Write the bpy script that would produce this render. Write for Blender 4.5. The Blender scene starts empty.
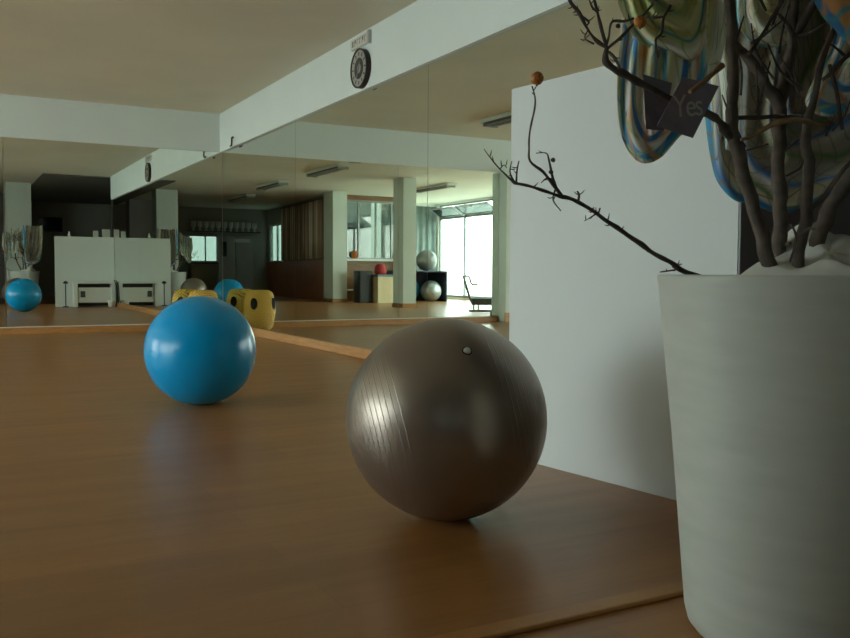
import bpy, bmesh, math, random
from mathutils import Vector, Matrix, noise
random.seed(7)
PI = math.pi
sc = bpy.context.scene
C = sc.collection

# ------------------------------------------------------------------ camera
F = 877.15
H0 = 0.80
_p, _r, _y = -0.0521, 0.005, 0.4993
fw = Vector((math.sin(_y)*math.cos(_p), math.cos(_y)*math.cos(_p), math.sin(_p)))
r0 = Vector((math.cos(_y), -math.sin(_y), 0)); u0 = r0.cross(fw)
rt = math.cos(_r)*r0 + math.sin(_r)*u0
up = -math.sin(_r)*r0 + math.cos(_r)*u0
CAM = Vector((0, 0, H0))
cd = bpy.data.cameras.new('camera'); co = bpy.data.objects.new('camera', cd); C.objects.link(co)
cd.lens = F*36/850; cd.sensor_width = 36; cd.clip_start = 0.02; cd.clip_end = 300
M = Matrix((rt, up, -fw)).transposed().to_4x4(); M.translation = CAM
co.matrix_world = M
sc.camera = co

def at(px, py, d):
    """world point seen at a photograph pixel, d metres in front of the lens"""
    return CAM + (fw + rt*((px-425)/F) - up*((py-319)/F))*d

X2, Y1, HC, HB = 3.43, 12.24, 3.0, 2.473      # right mirror wall, far mirror wall, ceiling, beam underside
XL, YB = -6.9, -5.5                            # window wall, back wall

# ------------------------------------------------------------------ materials
def nm(name):
    m = bpy.data.materials.new(name); m.use_nodes = True
    nt = m.node_tree; b = nt.nodes['Principled BSDF']
    return m, nt, b
def ND(nt, t, **k):
    n = nt.nodes.new(t)
    for a, v in k.items():
        if a in n.inputs: n.inputs[a].default_value = v
        else: setattr(n, a, v)
    return n
def coords(nt, scale=(1,1,1), rot=(0,0,0), kind='Object'):
    tc = nt.nodes.new('ShaderNodeTexCoord'); mp = nt.nodes.new('ShaderNodeMapping')
    mp.inputs['Scale'].default_value = scale; mp.inputs['Rotation'].default_value = rot
    nt.links.new(tc.outputs[kind], mp.inputs['Vector']); return mp.outputs['Vector']
def ramp(nt, fac, cols, interp='LINEAR'):
    r = nt.nodes.new('ShaderNodeValToRGB'); r.color_ramp.interpolation = interp
    el = r.color_ramp.elements
    while len(el) < len(cols): el.new(0.5)
    for e, (p, c) in zip(el, cols):
        e.position = p; e.color = (*c, 1)
    nt.links.new(fac, r.inputs['Fac']); return r.outputs['Color']
def mixc(nt, fac, a, b, mode='MIX'):
    m = nt.nodes.new('ShaderNodeMix'); m.data_type = 'RGBA'; m.blend_type = mode
    for i, v in ((0, fac), (6, a), (7, b)):
        if hasattr(v, 'is_linked') or hasattr(v, 'links'): nt.links.new(v, m.inputs[i])
        else: m.inputs[i].default_value = v if i == 0 else (*v, 1)
    return m.outputs[2]
def bump(nt, b, h, st, dist=0.01):
    n = ND(nt, 'ShaderNodeBump', Strength=st, Distance=dist)
    nt.links.new(h, n.inputs['Height']); nt.links.new(n.outputs['Normal'], b.inputs['Normal'])

def paint(name, col, rough=0.6, var=0.04, scale=3.0, metal=0.0, spec=0.4, bmp=0.0):
    m, nt, b = nm(name)
    v = coords(nt, (scale,)*3)
    n = ND(nt, 'ShaderNodeTexNoise', Scale=1.0, Detail=5.0); nt.links.new(v, n.inputs['Vector'])
    lo = tuple(max(0, c*(1-var*2)) for c in col); hi = tuple(min(1, c*(1+var)) for c in col)
    nt.links.new(ramp(nt, n.outputs['Fac'], [(0.3, lo), (0.7, hi)]), b.inputs['Base Color'])
    b.inputs['Roughness'].default_value = rough; b.inputs['Metallic'].default_value = metal
    b.inputs['Specular IOR Level'].default_value = spec
    if bmp: 
        n2 = ND(nt, 'ShaderNodeTexNoise', Scale=60.0, Detail=3.0); nt.links.new(v, n2.inputs['Vector'])
        bump(nt, b, n2.outputs['Fac'], bmp)
    return m

def wood(name, dark, light, rough=0.3, grain=(1.2, 14, 14), planks=None, spec=0.5, coat=0.0):
    m, nt, b = nm(name)
    v = coords(nt, grain)
    n = ND(nt, 'ShaderNodeTexNoise', Scale=1.6, Detail=7.0, Roughness=0.6, Distortion=0.4); nt.links.new(v, n.inputs['Vector'])
    col = ramp(nt, n.outputs['Fac'], [(0.25, dark), (0.75, light)])
    if planks:
        br = ND(nt, 'ShaderNodeTexBrick', **{'Scale': 1.0, 'Mortar Size': 0.0012, 'Mortar Smooth': 0.3, 'Bias': 0.0,
                'Brick Width': planks[0], 'Row Height': planks[1]})
        br.inputs['Color1'].default_value = (0.86, 0.85, 0.84, 1); br.inputs['Color2'].default_value = (1.0, 0.97, 0.93, 1)
        br.inputs['Mortar'].default_value = (0.72, 0.70, 0.68, 1)
        br.offset = 0.37
        nt.links.new(coords(nt), br.inputs['Vector'])
        col = mixc(nt, 1.0, col, br.outputs['Color'], 'MULTIPLY')
    nt.links.new(col, b.inputs['Base Color'])
    b.inputs['Roughness'].default_value = rough; b.inputs['Specular IOR Level'].default_value = spec
    return m

M_wall = paint('wall_paint', (0.82, 0.86, 0.80), 0.7, 0.02, 1.2)
M_darkwall = paint('grey_brown_wall', (0.38, 0.37, 0.335), 0.8, 0.05, 1.0)
M_ceil = paint('ceiling_paint', (0.79, 0.765, 0.64), 0.85, 0.03, 0.8)
M_beam = paint('beam_paint', (0.72, 0.78, 0.77), 0.7, 0.015, 1.5)
M_ceil_shade = paint('ceiling_shade_paint', (0.20, 0.20, 0.18), 0.9)
M_doorgrey = paint('mid_grey_door', (0.46, 0.44, 0.42), 0.5)
M_col = paint('column_paint', (0.66, 0.72, 0.67), 0.6, 0.02, 1.5)
M_col_shade = paint('shaded_column_paint', (0.36, 0.34, 0.36), 0.7, 0.03, 1.5)  # darker column paint; the weak light at the rear is put into the colour
M_floor = wood('brown_laminate', (0.35, 0.157, 0.048), (0.49, 0.238, 0.080), 0.31, (0.7, 5, 5), (1.3, 0.19))
M_floor.node_tree.nodes['Principled BSDF'].inputs['Specular IOR Level'].default_value = 0.42
M_oak = wood('oak_trim', (0.38, 0.17, 0.05), (0.56, 0.29, 0.10), 0.4, (3, 3, 20))
M_white = paint('white_melamine', (0.74, 0.79, 0.80), 0.6, 0.012, 1.0)
M_whitep = paint('white_plastic', (0.78, 0.80, 0.77), 0.4, 0.01, 2)
M_rack = paint('navy_rack_board', (0.05, 0.06, 0.09), 0.6)
M_navy = paint('shaded_navy_panel', (0.24, 0.24, 0.29), 0.6, 0.05, 2)
M_black = paint('black_plastic', (0.02, 0.02, 0.022), 0.4, 0.05, 4)
M_dgrey = paint('dark_grey_laminate', (0.085, 0.082, 0.078), 0.5, 0.06, 2)
M_steel = paint('brushed_metal', (0.5, 0.5, 0.48), 0.35, 0.03, 8, metal=0.9)
M_frame = paint('aluminium_frame', (0.30, 0.32, 0.32), 0.4, 0.03, 4, metal=0.4)
M_redwood = wood('red_brown_panelling', (0.34, 0.10, 0.045), (0.58, 0.22, 0.10), 0.4, (8, 8, 1.0))
M_counter = wood('amber_wood_counter', (0.15, 0.06, 0.018), (0.30, 0.14, 0.045), 0.4, (2, 8, 8))
M_pale = wood('pale_birch', (0.62, 0.48, 0.27), (0.76, 0.63, 0.40), 0.5, (6, 6, 1))
M_orange = paint('orange_plastic', (0.75, 0.22, 0.05), 0.5)
M_red = paint('red_fabric', (0.45, 0.04, 0.04), 0.8)
M_bluetop = paint('blue_grey_top', (0.16, 0.24, 0.30), 0.4)
M_fruit = None

def mirror_mat():
    m, nt, b = nm('mirror_silvering')
    b.inputs['Base Color'].default_value = (0.795, 0.85, 0.785, 1)
    b.inputs['Metallic'].default_value = 1; b.inputs['Roughness'].default_value = 0.0
    return m
M_mirror = mirror_mat()
M_edge = paint('mirror_edge', (0.16, 0.20, 0.17), 0.3)

def glass_mat(name, tint, refl=0.08, rough=0.0):
    m = bpy.data.materials.new(name); m.use_nodes = True; nt = m.node_tree; nt.nodes.clear()
    o = nt.nodes.new('ShaderNodeOutputMaterial'); t = nt.nodes.new('ShaderNodeBsdfTransparent'); g = nt.nodes.new('ShaderNodeBsdfGlossy')
    x = nt.nodes.new('ShaderNodeMixShader'); x.inputs[0].default_value = refl
    t.inputs['Color'].default_value = (*tint, 1); g.inputs['Roughness'].default_value = rough
    nt.links.new(t.outputs[0], x.inputs[1]); nt.links.new(g.outputs[0], x.inputs[2]); nt.links.new(x.outputs[0], o.inputs['Surface'])
    return m
M_glass = glass_mat('window_glass', (0.93, 0.98, 0.97))
M_hopper = glass_mat('grey_hopper_glass', (0.24, 0.28, 0.27), 0.1, 0.2)
M_dim = glass_mat('dim_glass', (0.26, 0.31, 0.30), 0.1, 0.1)
M_side = glass_mat('grey_side_glass', (0.26, 0.30, 0.28), 0.10, 0.0)
M_frost = glass_mat('dusty_glass', (0.62, 0.70, 0.68), 0.12, 0.2)

def ball_mat(name, col, metal, rough, axis, tint2=None, spec=0.5, ring=0.35):
    m, nt, b = nm(name)
    tc = nt.nodes.new('ShaderNodeTexCoord')
    dot = ND(nt, 'ShaderNodeVectorMath', operation='DOT_PRODUCT'); dot.inputs[1].default_value = axis
    nt.links.new(tc.outputs['Object'], dot.inputs[0])
    # angle from the ball's axis -> rings at even spacing, faded out round the middle belt
    dv = ND(nt, 'ShaderNodeMath', operation='DIVIDE'); nt.links.new(dot.outputs['Value'], dv.inputs[0]); dv.inputs[1].default_value = 0.325
    ac = ND(nt, 'ShaderNodeMath', operation='ARCCOSINE'); nt.links.new(dv.outputs[0], ac.inputs[0])
    ml = ND(nt, 'ShaderNodeMath', operation='MULTIPLY'); nt.links.new(ac.outputs[0], ml.inputs[0]); ml.inputs[1].default_value = 15
    fr = ND(nt, 'ShaderNodeMath', operation='PINGPONG'); nt.links.new(ml.outputs[0], fr.inputs[0]); fr.inputs[1].default_value = 0.5
    mr = ND(nt, 'ShaderNodeMapRange'); nt.links.new(fr.outputs[0], mr.inputs[0]); mr.inputs[1].default_value = 0.0; mr.inputs[2].default_value = 0.07
    ab = ND(nt, 'ShaderNodeMath', operation='ABSOLUTE'); nt.links.new(dv.outputs[0], ab.inputs[0])
    mk = ND(nt, 'ShaderNodeMapRange'); nt.links.new(ab.outputs[0], mk.inputs[0]); mk.inputs[1].default_value = 0.42; mk.inputs[2].default_value = 0.5
    iv = ND(nt, 'ShaderNodeMath', operation='SUBTRACT'); iv.inputs[0].default_value = 1; nt.links.new(mr.outputs[0], iv.inputs[1])
    hh = ND(nt, 'ShaderNodeMath', operation='MULTIPLY'); nt.links.new(iv.outputs[0], hh.inputs[0]); nt.links.new(mk.outputs[0], hh.inputs[1])
    n = ND(nt, 'ShaderNodeTexNoise', Scale=5.0, Detail=6.0); nt.links.new(tc.outputs['Object'], n.inputs['Vector'])
    c2 = tint2 or tuple(c*0.85 for c in col)
    b.inputs['Roughness'].default_value = rough
    base = ramp(nt, n.outputs['Fac'], [(0.2, c2), (0.8, col)])
    nt.links.new(base, b.inputs['Base Color'])
    b.inputs['Metallic'].default_value = metal; b.inputs['Specular IOR Level'].default_value = spec
    bump(nt, b, hh.outputs[0], ring, 0.004)
    return m
_a = (Vector((0.90, -0.36, 0.22))).normalized()
M_silver = ball_mat('pewter_vinyl', (0.36, 0.305, 0.265), 0.68, 0.32, tuple(_a), (0.33, 0.28, 0.24), ring=0.35)
M_blue = ball_mat('blue_vinyl', (0.0, 0.33, 0.70), 0.0, 0.2, tuple(_a), (0.0, 0.325, 0.69), spec=0.4, ring=0.08)

def pot_mat():
    m, nt, b = nm('pot_plaster')
    v = coords(nt, (2, 2, 10))
    n = ND(nt, 'ShaderNodeTexNoise', Scale=3.0, Detail=6.0); nt.links.new(v, n.inputs['Vector'])
    nt.links.new(ramp(nt, n.outputs['Fac'], [(0.3, (0.53, 0.565, 0.52)), (0.7, (0.59, 0.62, 0.575))]), b.inputs['Base Color'])
    b.inputs['Roughness'].default_value = 0.55
    bump(nt, b, n.outputs['Fac'], 0.04, 0.01)
    return m
M_pot = pot_mat()
M_bark = paint('grey_brown_bark', (0.175, 0.14, 0.115), 0.9, 0.2, 25, bmp=0.5)
M_twig = paint('dark_twig_bark', (0.12, 0.10, 0.088), 0.9, 0.2, 40, bmp=0.4)
M_stick = paint('pale_stick', (0.30, 0.19, 0.10), 0.8, 0.2, 30)
M_wrap = paint('grey_white_wrap', (0.74, 0.75, 0.71), 0.8, 0.06, 6)
M_card = paint('plum_grey_card', (0.25, 0.225, 0.30), 0.6, 0.1, 30)
M_ink = paint('pale_card_lettering', (0.55, 0.53, 0.50), 0.7)
def fruit_mat():
    m, nt, b = nm('dried_fruit_skin')
    v = coords(nt, (60,)*3)
    n = ND(nt, 'ShaderNodeTexNoise', Scale=1.2, Detail=4.0); nt.links.new(v, n.inputs['Vector'])
    nt.links.new(ramp(nt, n.outputs['Fac'], [(0.35, (0.40, 0.09, 0.02)), (0.6, (0.66, 0.30, 0.05))]), b.inputs['Base Color'])
    b.inputs['Roughness'].default_value = 0.5
    return m
M_fruit = fruit_mat()

def cloth_mat(name, stops, thr=()):
    """striped gauze: bands follow the U coordinate (across the fold), thin coloured threads run across them"""
    m, nt, b = nm(name)
    uv = nt.nodes.new('ShaderNodeUVMap'); uv.uv_map = 'UVMap'
    n = ND(nt, 'ShaderNodeTexNoise', Scale=2.4, Detail=2.0); nt.links.new(uv.outputs[0], n.inputs['Vector'])
    ad = ND(nt, 'ShaderNodeVectorMath', operation='SCALE'); nt.links.new(n.outputs['Color'], ad.inputs[0]); ad.inputs['Scale'].default_value = 0.34
    s = ND(nt, 'ShaderNodeVectorMath', operation='ADD'); nt.links.new(uv.outputs[0], s.inputs[0]); nt.links.new(ad.outputs[0], s.inputs[1])
    sh = ND(nt, 'ShaderNodeVectorMath', operation='SUBTRACT'); nt.links.new(s.outputs[0], sh.inputs[0]); sh.inputs[1].default_value = (0.17, 0.17, 0.17)
    sep = nt.nodes.new('ShaderNodeSeparateXYZ'); nt.links.new(sh.outputs[0], sep.inputs[0])
    col = ramp(nt, sep.outputs['X'], stops)
    def thread(kx, ky, width, c, lo, hi, src):
        nonlocal col
        d = ND(nt, 'ShaderNodeVectorMath', operation='DOT_PRODUCT'); nt.links.new(sh.outputs[0], d.inputs[0]); d.inputs[1].default_value = (kx, ky, 0)
        f = ND(nt, 'ShaderNodeMath', operation='PINGPONG'); nt.links.new(d.outputs['Value'], f.inputs[0]); f.inputs[1].default_value = 0.5
        ln = ramp(nt, f.outputs[0], [(0.0, (1, 1, 1)), (width, (0, 0, 0))])
        n2 = ND(nt, 'ShaderNodeTexNoise', Scale=src, Detail=1.0); nt.links.new(uv.outputs[0], n2.inputs['Vector'])
        g = mixc(nt, 1.0, ln, ramp(nt, n2.outputs['Fac'], [(lo, (0, 0, 0)), (hi, (1, 1, 1))]), 'MULTIPLY')
        col = mixc(nt, g, col, c)
    for q in thr: thread(*q)
    nt.links.new(col, b.inputs['Base Color'])
    b.inputs['Roughness'].default_value = 0.9; b.inputs['Specular IOR Level'].default_value = 0.15
    out = nt.nodes['Material Output']      # thin fabric lets part of the light through
    tr = nt.nodes.new('ShaderNodeBsdfTranslucent'); nt.links.new(col, tr.inputs['Color'])
    mx = nt.nodes.new('ShaderNodeMixShader'); mx.inputs[0].default_value = 0.2
    nt.links.new(b.outputs[0], mx.inputs[1]); nt.links.new(tr.outputs[0], mx.inputs[2]); nt.links.new(mx.outputs[0], out.inputs['Surface'])
    return m
G, YG, BL, TL, WH, BE, OR, GY = (0.50,0.64,0.28), (0.82,0.82,0.45), (0.12,0.38,0.80), (0.12,0.58,0.74), (0.92,0.94,0.88), (0.86,0.80,0.62), (0.88,0.50,0.22), (0.56,0.53,0.45)
M_cloA = cloth_mat('striped_gauze', [(0.0,BE),(0.05,WH),(0.09,TL),(0.17,BL),(0.20,WH),(0.32,WH),(0.35,BL),(0.42,BL),(0.45,WH),(0.62,BE),(0.70,YG),(0.76,WH),(0.79,TL),(0.85,BL),(0.89,YG),(1.0,G)], thr=[(2.5,7,0.20,OR,0.42,0.50,2.0),(-4,8,0.16,G,0.42,0.5,2.7),(3,19,0.14,(0.20,0.36,0.66),0.48,0.54,3.3)])
M_cloB = cloth_mat('striped_gauze_muted', [(0.0,TL),(0.035,BL),(0.06,BL),(0.09,WH),(0.14,BE),(0.20,GY),(0.45,GY),(0.6,(0.48,0.44,0.36)),(1.0,GY)], thr=[(3.0,2.2,0.12,(0.10,0.28,0.62),0.36,0.46,1.2),(3.0,2.9,0.10,(0.24,0.42,0.16),0.36,0.46,1.2),(2.0,22,0.10,(0.34,0.31,0.24),0.3,0.5,3.3),(-9,4,0.08,(0.30,0.26,0.2),0.4,0.5,2.1)])
M_cloD = cloth_mat('orange_blue_gauze', [(0.0,BL),(0.10,BL),(0.13,OR),(0.36,OR),(0.40,TL),(0.50,G),(0.72,BE),(1.0,BE)], thr=[(3,6,0.2,OR,0.4,0.5,2.0),(-2,9,0.2,TL,0.45,0.5,2.4)])
M_cloE = cloth_mat('cream_gauze', [(0.0,TL),(0.05,WH),(0.30,WH),(0.5,BE),(0.7,YG),(1.0,BE)], thr=[(2,9,0.12,G,0.4,0.5,2.2),(9,2,0.10,(0.2,0.4,0.6),0.4,0.5,3.0),(3,6,0.12,OR,0.52,0.56,2.6)])
M_cloG = cloth_mat('lime_gauze', [(0.0,BE),(0.10,WH),(0.2,YG),(0.42,YG),(0.5,G),(0.58,YG),(0.8,BE),(0.9,G),(1.0,YG)], thr=[(4,2,0.14,TL,0.46,0.52,1.8),(3,8,0.12,G,0.4,0.5,2.2),(7,-2,0.12,OR,0.54,0.57,2.6)])

def wicker_mat():
    m, nt, b = nm('yellow_wicker')
    v = coords(nt)
    outs = []
    for rot in ((0, 0.8, 0.3), (0.8, 0, 0.3)):
        w = ND(nt, 'ShaderNodeTexWave', Scale=13.0, Distortion=2.5, Detail=2.0)
        w.bands_direction = 'Z'
        nt.links.new(coords(nt, (1,1,1), rot), w.inputs['Vector']); outs.append(w.outputs['Fac'])
    c = ND(nt, 'ShaderNodeMath', operation='MAXIMUM'); nt.links.new(outs[0], c.inputs[0]); nt.links.new(outs[1], c.inputs[1])
    nt.links.new(ramp(nt, c.outputs[0], [(0.3, (0.16, 0.08, 0.01)), (0.8, (0.80, 0.50, 0.07))]), b.inputs['Base Color'])
    b.inputs['Roughness'].default_value = 0.6
    bump(nt, b, c.outputs[0], 0.8, 0.01)
    return m
M_wicker = wicker_mat()
M_dark = paint('dark_opening', (0.012, 0.010, 0.008), 0.9)
def curtain_mat():
    m, nt, b = nm('striped_curtain')
    w = ND(nt, 'ShaderNodeTexNoise', Scale=1.0, Detail=4.0); nt.links.new(coords(nt, (1, 9, 0.15)), w.inputs['Vector'])
    nt.links.new(ramp(nt, w.outputs['Fac'], [(0.35, (0.20, 0.11, 0.08)), (0.5, (0.45, 0.32, 0.24)), (0.62, (0.80, 0.70, 0.58))]), b.inputs['Base Color'])
    b.inputs['Roughness'].default_value = 0.9
    return m
M_curtain = curtain_mat()
M_gcurt = paint('grey_green_curtain', (0.17, 0.21, 0.20), 0.9, 0.15, 3)
M_leaf = paint('pale_grey_leaf', (0.40, 0.42, 0.33), 0.8, 0.2, 30)
M_facade = paint('grey_outside_block', (0.36, 0.38, 0.36), 0.9, 0.1, 1.0)
M_pave = paint('pale_terrace', (0.80, 0.82, 0.74), 0.9, 0.05, 1.0)

# ------------------------------------------------------------------ mesh helpers
def box(bm, x0, y0, z0, x1, y1, z1, bev=0.0, mat=0):
    vs = [bm.verts.new((x, y, z)) for z in (z0, z1) for x, y in ((x0,y0),(x1,y0),(x1,y1),(x0,y1))]
    fs = [bm.faces.new([vs[i] for i in q]) for q in ((3,2,1,0),(4,5,6,7),(0,1,5,4),(1,2,6,5),(2,3,7,6),(3,0,4,7))]
    for f in fs: f.material_index = mat
    if bev:
        es = {e for f in fs for e in f.edges}
        bmesh.ops.bevel(bm, geom=list(es), offset=bev, segments=2, affect='EDGES', profile=0.5)
def prism(bm, pts, z0, z1):
    a = [bm.verts.new((x, y, z0)) for x, y in pts]; b = [bm.verts.new((x, y, z1)) for x, y in pts]
    n = len(pts); bm.faces.new(a[::-1]); bm.faces.new(b)
    for i in range(n): bm.faces.new((a[i], a[(i+1)%n], b[(i+1)%n], b[i]))
def lathe(bm, prof, seg=48, c=(0,0,0), closed=False):
    rings = []
    for r, z in prof:
        if r < 1e-5: rings.append([bm.verts.new((c[0], c[1], c[2]+z))])
        else: rings.append([bm.verts.new((c[0]+r*math.cos(2*PI*i/seg), c[1]+r*math.sin(2*PI*i/seg), c[2]+z)) for i in range(seg)])
    for a, b in zip(rings, rings[1:]):
        for i in range(seg):
            j = (i+1) % seg
            if len(a) == 1 and len(b) == 1: continue
            if len(a) == 1: bm.faces.new((a[0], b[j], b[i]))
            elif len(b) == 1: bm.faces.new((a[i], a[j], b[0]))
            else: bm.faces.new((a[i], a[j], b[j], b[i]))
def tube(bm, pts, rad, seg=8, cap=True):
    pts = [Vector(p) for p in pts]
    if not isinstance(rad, (list, tuple)): rad = [rad]*len(pts)
    rings = []; prev = None
    for i, p in enumerate(pts):
        t = (pts[min(i+1, len(pts)-1)] - pts[max(i-1, 0)]).normalized()
        if prev is None:
            s = Vector((0,0,1)) if abs(t.z) < 0.9 else Vector((1,0,0)); n = t.cross(s).normalized()
        else:
            n = (prev - t*prev.dot(t)).normalized()
        prev = n; b = t.cross(n)
        rings.append([bm.verts.new(p + (n*math.cos(2*PI*k/seg) + b*math.sin(2*PI*k/seg))*rad[i]) for k in range(seg)])
    for a, b in zip(rings, rings[1:]):
        for k in range(seg): bm.faces.new((a[k], a[(k+1)%seg], b[(k+1)%seg], b[k]))
    if cap: bm.faces.new(rings[0][::-1]); bm.faces.new(rings[-1])
def smooth_path(pts, rad, n=5):
    """Catmull-Rom through the points"""
    P = [Vector(p) for p in pts]; out = []; ro = []
    for i in range(len(P)-1):
        a, b, c, d = P[max(i-1,0)], P[i], P[i+1], P[min(i+2,len(P)-1)]
        for k in range(n):
            t = k/n
            out.append(0.5*((2*b)+(c-a)*t+(2*a-5*b+4*c-d)*t*t+(3*b-a-3*c+d)*t**3)); ro.append(rad[i]*(1-t)+rad[i+1]*t)
    out.append(P[-1]); ro.append(rad[-1]); return out, ro

def obj(name, bm, mat, parent=None, smooth=False, org=None):
    bmesh.ops.recalc_face_normals(bm, faces=bm.faces)
    me = bpy.data.meshes.new(name)
    if org is not None:
        for v in bm.verts: v.co -= Vector(org)
    bm.to_mesh(me); bm.free()
    for m in (mat if isinstance(mat, (list, tuple)) else [mat]): me.materials.append(m)
    if smooth:
        for p in me.polygons: p.use_smooth = True
    o = bpy.data.objects.new(name, me); C.objects.link(o)
    if org is not None: o.location = Vector(org)
    if parent: 
        o.parent = parent
        if org is not None: o.location = Vector(org) - (parent.location if parent.type == 'MESH' else Vector(parent.location))
        elif parent.location.length > 0: o.location = -Vector(parent.location)
    return o
def tag(o, label, cat, group=None):
    o['label'] = label; o['category'] = cat
    if group: o['group'] = group
    return o
def thing(name, label, cat, loc=(0,0,0), group=None):
    o = bpy.data.objects.new(name, None); C.objects.link(o); o.location = loc; o.empty_display_size = 0.1
    return tag(o, label, cat, group)
def struct(name, bm, mat, parent=None, smooth=False):
    o = obj(name, bm, mat, parent, smooth)
    if not parent: o['kind'] = 'structure'
    return o
def B(*a, **k):
    bm = bmesh.new(); box(bm, *a, **k); return bm
def BB(lst, bev=0.0):
    bm = bmesh.new()
    for a in lst: box(bm, *a, bev=bev)
    return bm

# ------------------------------------------------------------------ room shell
T = 0.15
struct('floor', BB([(XL-T, 1.6, -0.1, X2+T, Y1+T, 0.0), (X2+T, 1.6, -0.1, 5.4, 3.1, 0.0), (-3.3, YB-T, -0.1, 5.4, 1.6, 0.0), (XL-T, 0.0, -0.1, -3.3, 1.6, 0.0)]), M_floor)
struct('ceiling', BB([(XL-T, 0.0, HC, X2+T, Y1+T, HC+0.15), (-3.45, YB-T, HC, 5.4, 0.0, HC+0.15), (X2+T, 0.0, HC, 5.4, 3.1, HC+0.15)]), M_ceil)
struct('ceiling_shade', BB([(1.95, YB, 2.975, 5.25, 2.93, HC)]), M_ceil_shade)  # thin dark sheet under the ceiling; shade of the rear corner is in its colour
struct('wall_right', BB([(X2, 2.97, 0, X2+T, Y1+T, HC)]), M_wall)
struct('wall_recess', BB([(5.25, YB-T, 0, 5.4, 3.1, HC), (X2+T, 2.97, 0, 5.25, 3.12, HC)]), M_darkwall)
struct('wall_far', BB([(XL-T, Y1, 0, X2, Y1+T, HC)]), M_wall)
# beams dropping below the ceiling over the two mirror walls
struct('trim_1', BB([(X2-0.042, 2.98, HB, X2, Y1-0.025, HC)]), M_beam)
struct('trim_2', BB([(XL, Y1-0.025, HB, X2, Y1, HC)]), M_beam)
# window wall, three glazed bays
bays = [(0.12, 3.60), (3.86, 7.10), (8.0, 11.34)]
mids = [1.64, 5.48, 9.67]
ZS, ZG, ZT = 0.06, 2.52, 2.94
bl = [(XL-T, 0.0, 0, XL, Y1+T, ZS), (XL-T, 0.0, ZT, XL, Y1+T, HC)]
ys = [0.0] + [v for b in bays for v in b] + [Y1]
for i in range(0, len(ys), 2): bl.append((XL-T, ys[i], ZS, XL, ys[i+1], ZT))
struct('wall_left', BB(bl), M_wall)
struct('wall_alcove', BB([(XL-T, -0.12, 0, -5.0, 0.0, HC), (-5.1, 0.0, 0, -5.0, 1.5, HC)]), M_wall)
# glazed partition beside the square column
PX0, PX1, PY = -5.1, -2.75, 1.6
struct('wall_glazed', BB([(PX0, PY-0.1, 0, PX1, PY, 1.14), (PX0, PY-0.1, 2.86, PX1, PY, HC)]), M_counter)
# curtained wall running back to the rear wall (slightly skewed)
def skew(t, off=0.0):      # t 0..1 from the column to the rear wall
    return (-2.62 - 0.52*t + off, 1.5 - 7.0*t)
def skewbox(bm, t0, t1, z0, z1, o0, o1):
    a, b, c, d = skew(t0, o0), skew(t1, o0), skew(t1, o1), skew(t0, o1)
    prism(bm, [a, b, c, d], z0, z1)
bm = bmesh.new(); skewbox(bm, -0.01, 0.70, 0, HC, -0.15, 0.0); skewbox(bm, 0.70, 0.97, 0, 1.15, -0.15, 0.0); skewbox(bm, 0.70, 0.97, 2.45, HC, -0.15, 0.0); skewbox(bm, 0.97, 1.02, 0, HC, -0.15, 0.0)
struct('wall_curtained', bm, M_darkwall)
# rear wall with a small window
struct('wall_back', BB([(-3.3, YB-T, 0, -1.38, YB, HC), (-0.38, YB-T, 0, 5.25, YB, HC), (-1.38, YB-T, 0, -0.38, YB, 1.15), (-1.38, YB-T, 2.06, -0.38, YB, HC)]), M_darkwall)
# baseboards under the mirrors, floor strip, pier at the mirror's end
struct('baseboard_right', BB([(X2-0.035, 3.2, 0, X2, Y1-0.035, 0.095)], 0.004), M_oak)
struct('baseboard_far', BB([(-1.20, Y1-0.035, 0, X2, Y1, 0.085)], 0.004), M_oak)
struct('trim_3', BB([(-2.3, 1.575, 0, 3.4, 1.632, 0.013)], 0.004), M_oak)
struct('wall_pier', BB([(-2.05, Y1-0.22, 0, -1.22, Y1, HB)]), M_col)
struct('baseboard_pier', BB([(-2.07, Y1-0.235, 0, -1.20, Y1-0.221, 0.16)], 0.003), M_oak)
struct('trim_4', BB([(X2-0.03, 2.93, 1.60, X2, 2.98, HC)]), M_dgrey)

# columns
for k, (x0, y0, x1, y1, s) in enumerate([(-2.74, 1.80, -2.32, 2.45, 1), (-2.74, 5.93, -2.40, 6.45, 1), (1.33, -0.12, 1.90, 0.42, 0), (1.25, -3.75, 1.95, -3.2, 0)]):
    w = struct('wall_column_%d' % (k+1), BB([(x0, y0, 0, x1, y1, HC)], 0.006), M_col_shade if k == 3 else M_col)
    if s: struct('baseboard_column_%d' % (k+1), BB([(x0-0.015, y0-0.015, 0, x1+0.015, y0-0.001, 0.1), (x0-0.015, y1+0.001, 0, x1+0.015, y1+0.015, 0.1), (x1+0.001, y0-0.001, 0, x1+0.015, y1+0.001, 0.1)]), M_oak)

# ------------------------------------------------------------------ mirrors
def wall_mirror(name_lab, a, b, far):
    bm = bmesh.new(); g = 0.003
    z0, z1 = 0.097, HB-0.001
    if far: box(bm, a+g, Y1-0.008, z0, b-g, Y1-0.001, z1)
    else: box(bm, X2-0.008, a+g, z0, X2-0.001, b-g, z1)
    bm.faces.ensure_lookup_table()
    for f in bm.faces:
        n = f.normal; f.normal_update(); c = f.calc_center_median()
        front = abs(c.y-(Y1-0.008)) < 1e-5 if far else abs(c.x-(X2-0.008)) < 1e-5
        f.material_index = 0 if front else 1
    tag(obj('wall_mirror', bm, [M_mirror, M_edge]), name_lab, 'mirror')
wall_mirror('large mirror panel on the right wall, nearest the far corner', 9.29, Y1-0.0085, False)
wall_mirror('large mirror panel in the middle of the right wall, below the clock', 6.24, 9.29, False)
wall_mirror('large mirror panel on the right wall, partly hidden behind the tall white partition', 2.98, 6.24, False)
wall_mirror('wide mirror panel on the far wall, filling it up to the corner', 0.65, X2-0.0085, True)
wall_mirror('mirror panel on the far wall at the left edge of the photo', -1.215, 0.65, True)

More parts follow.
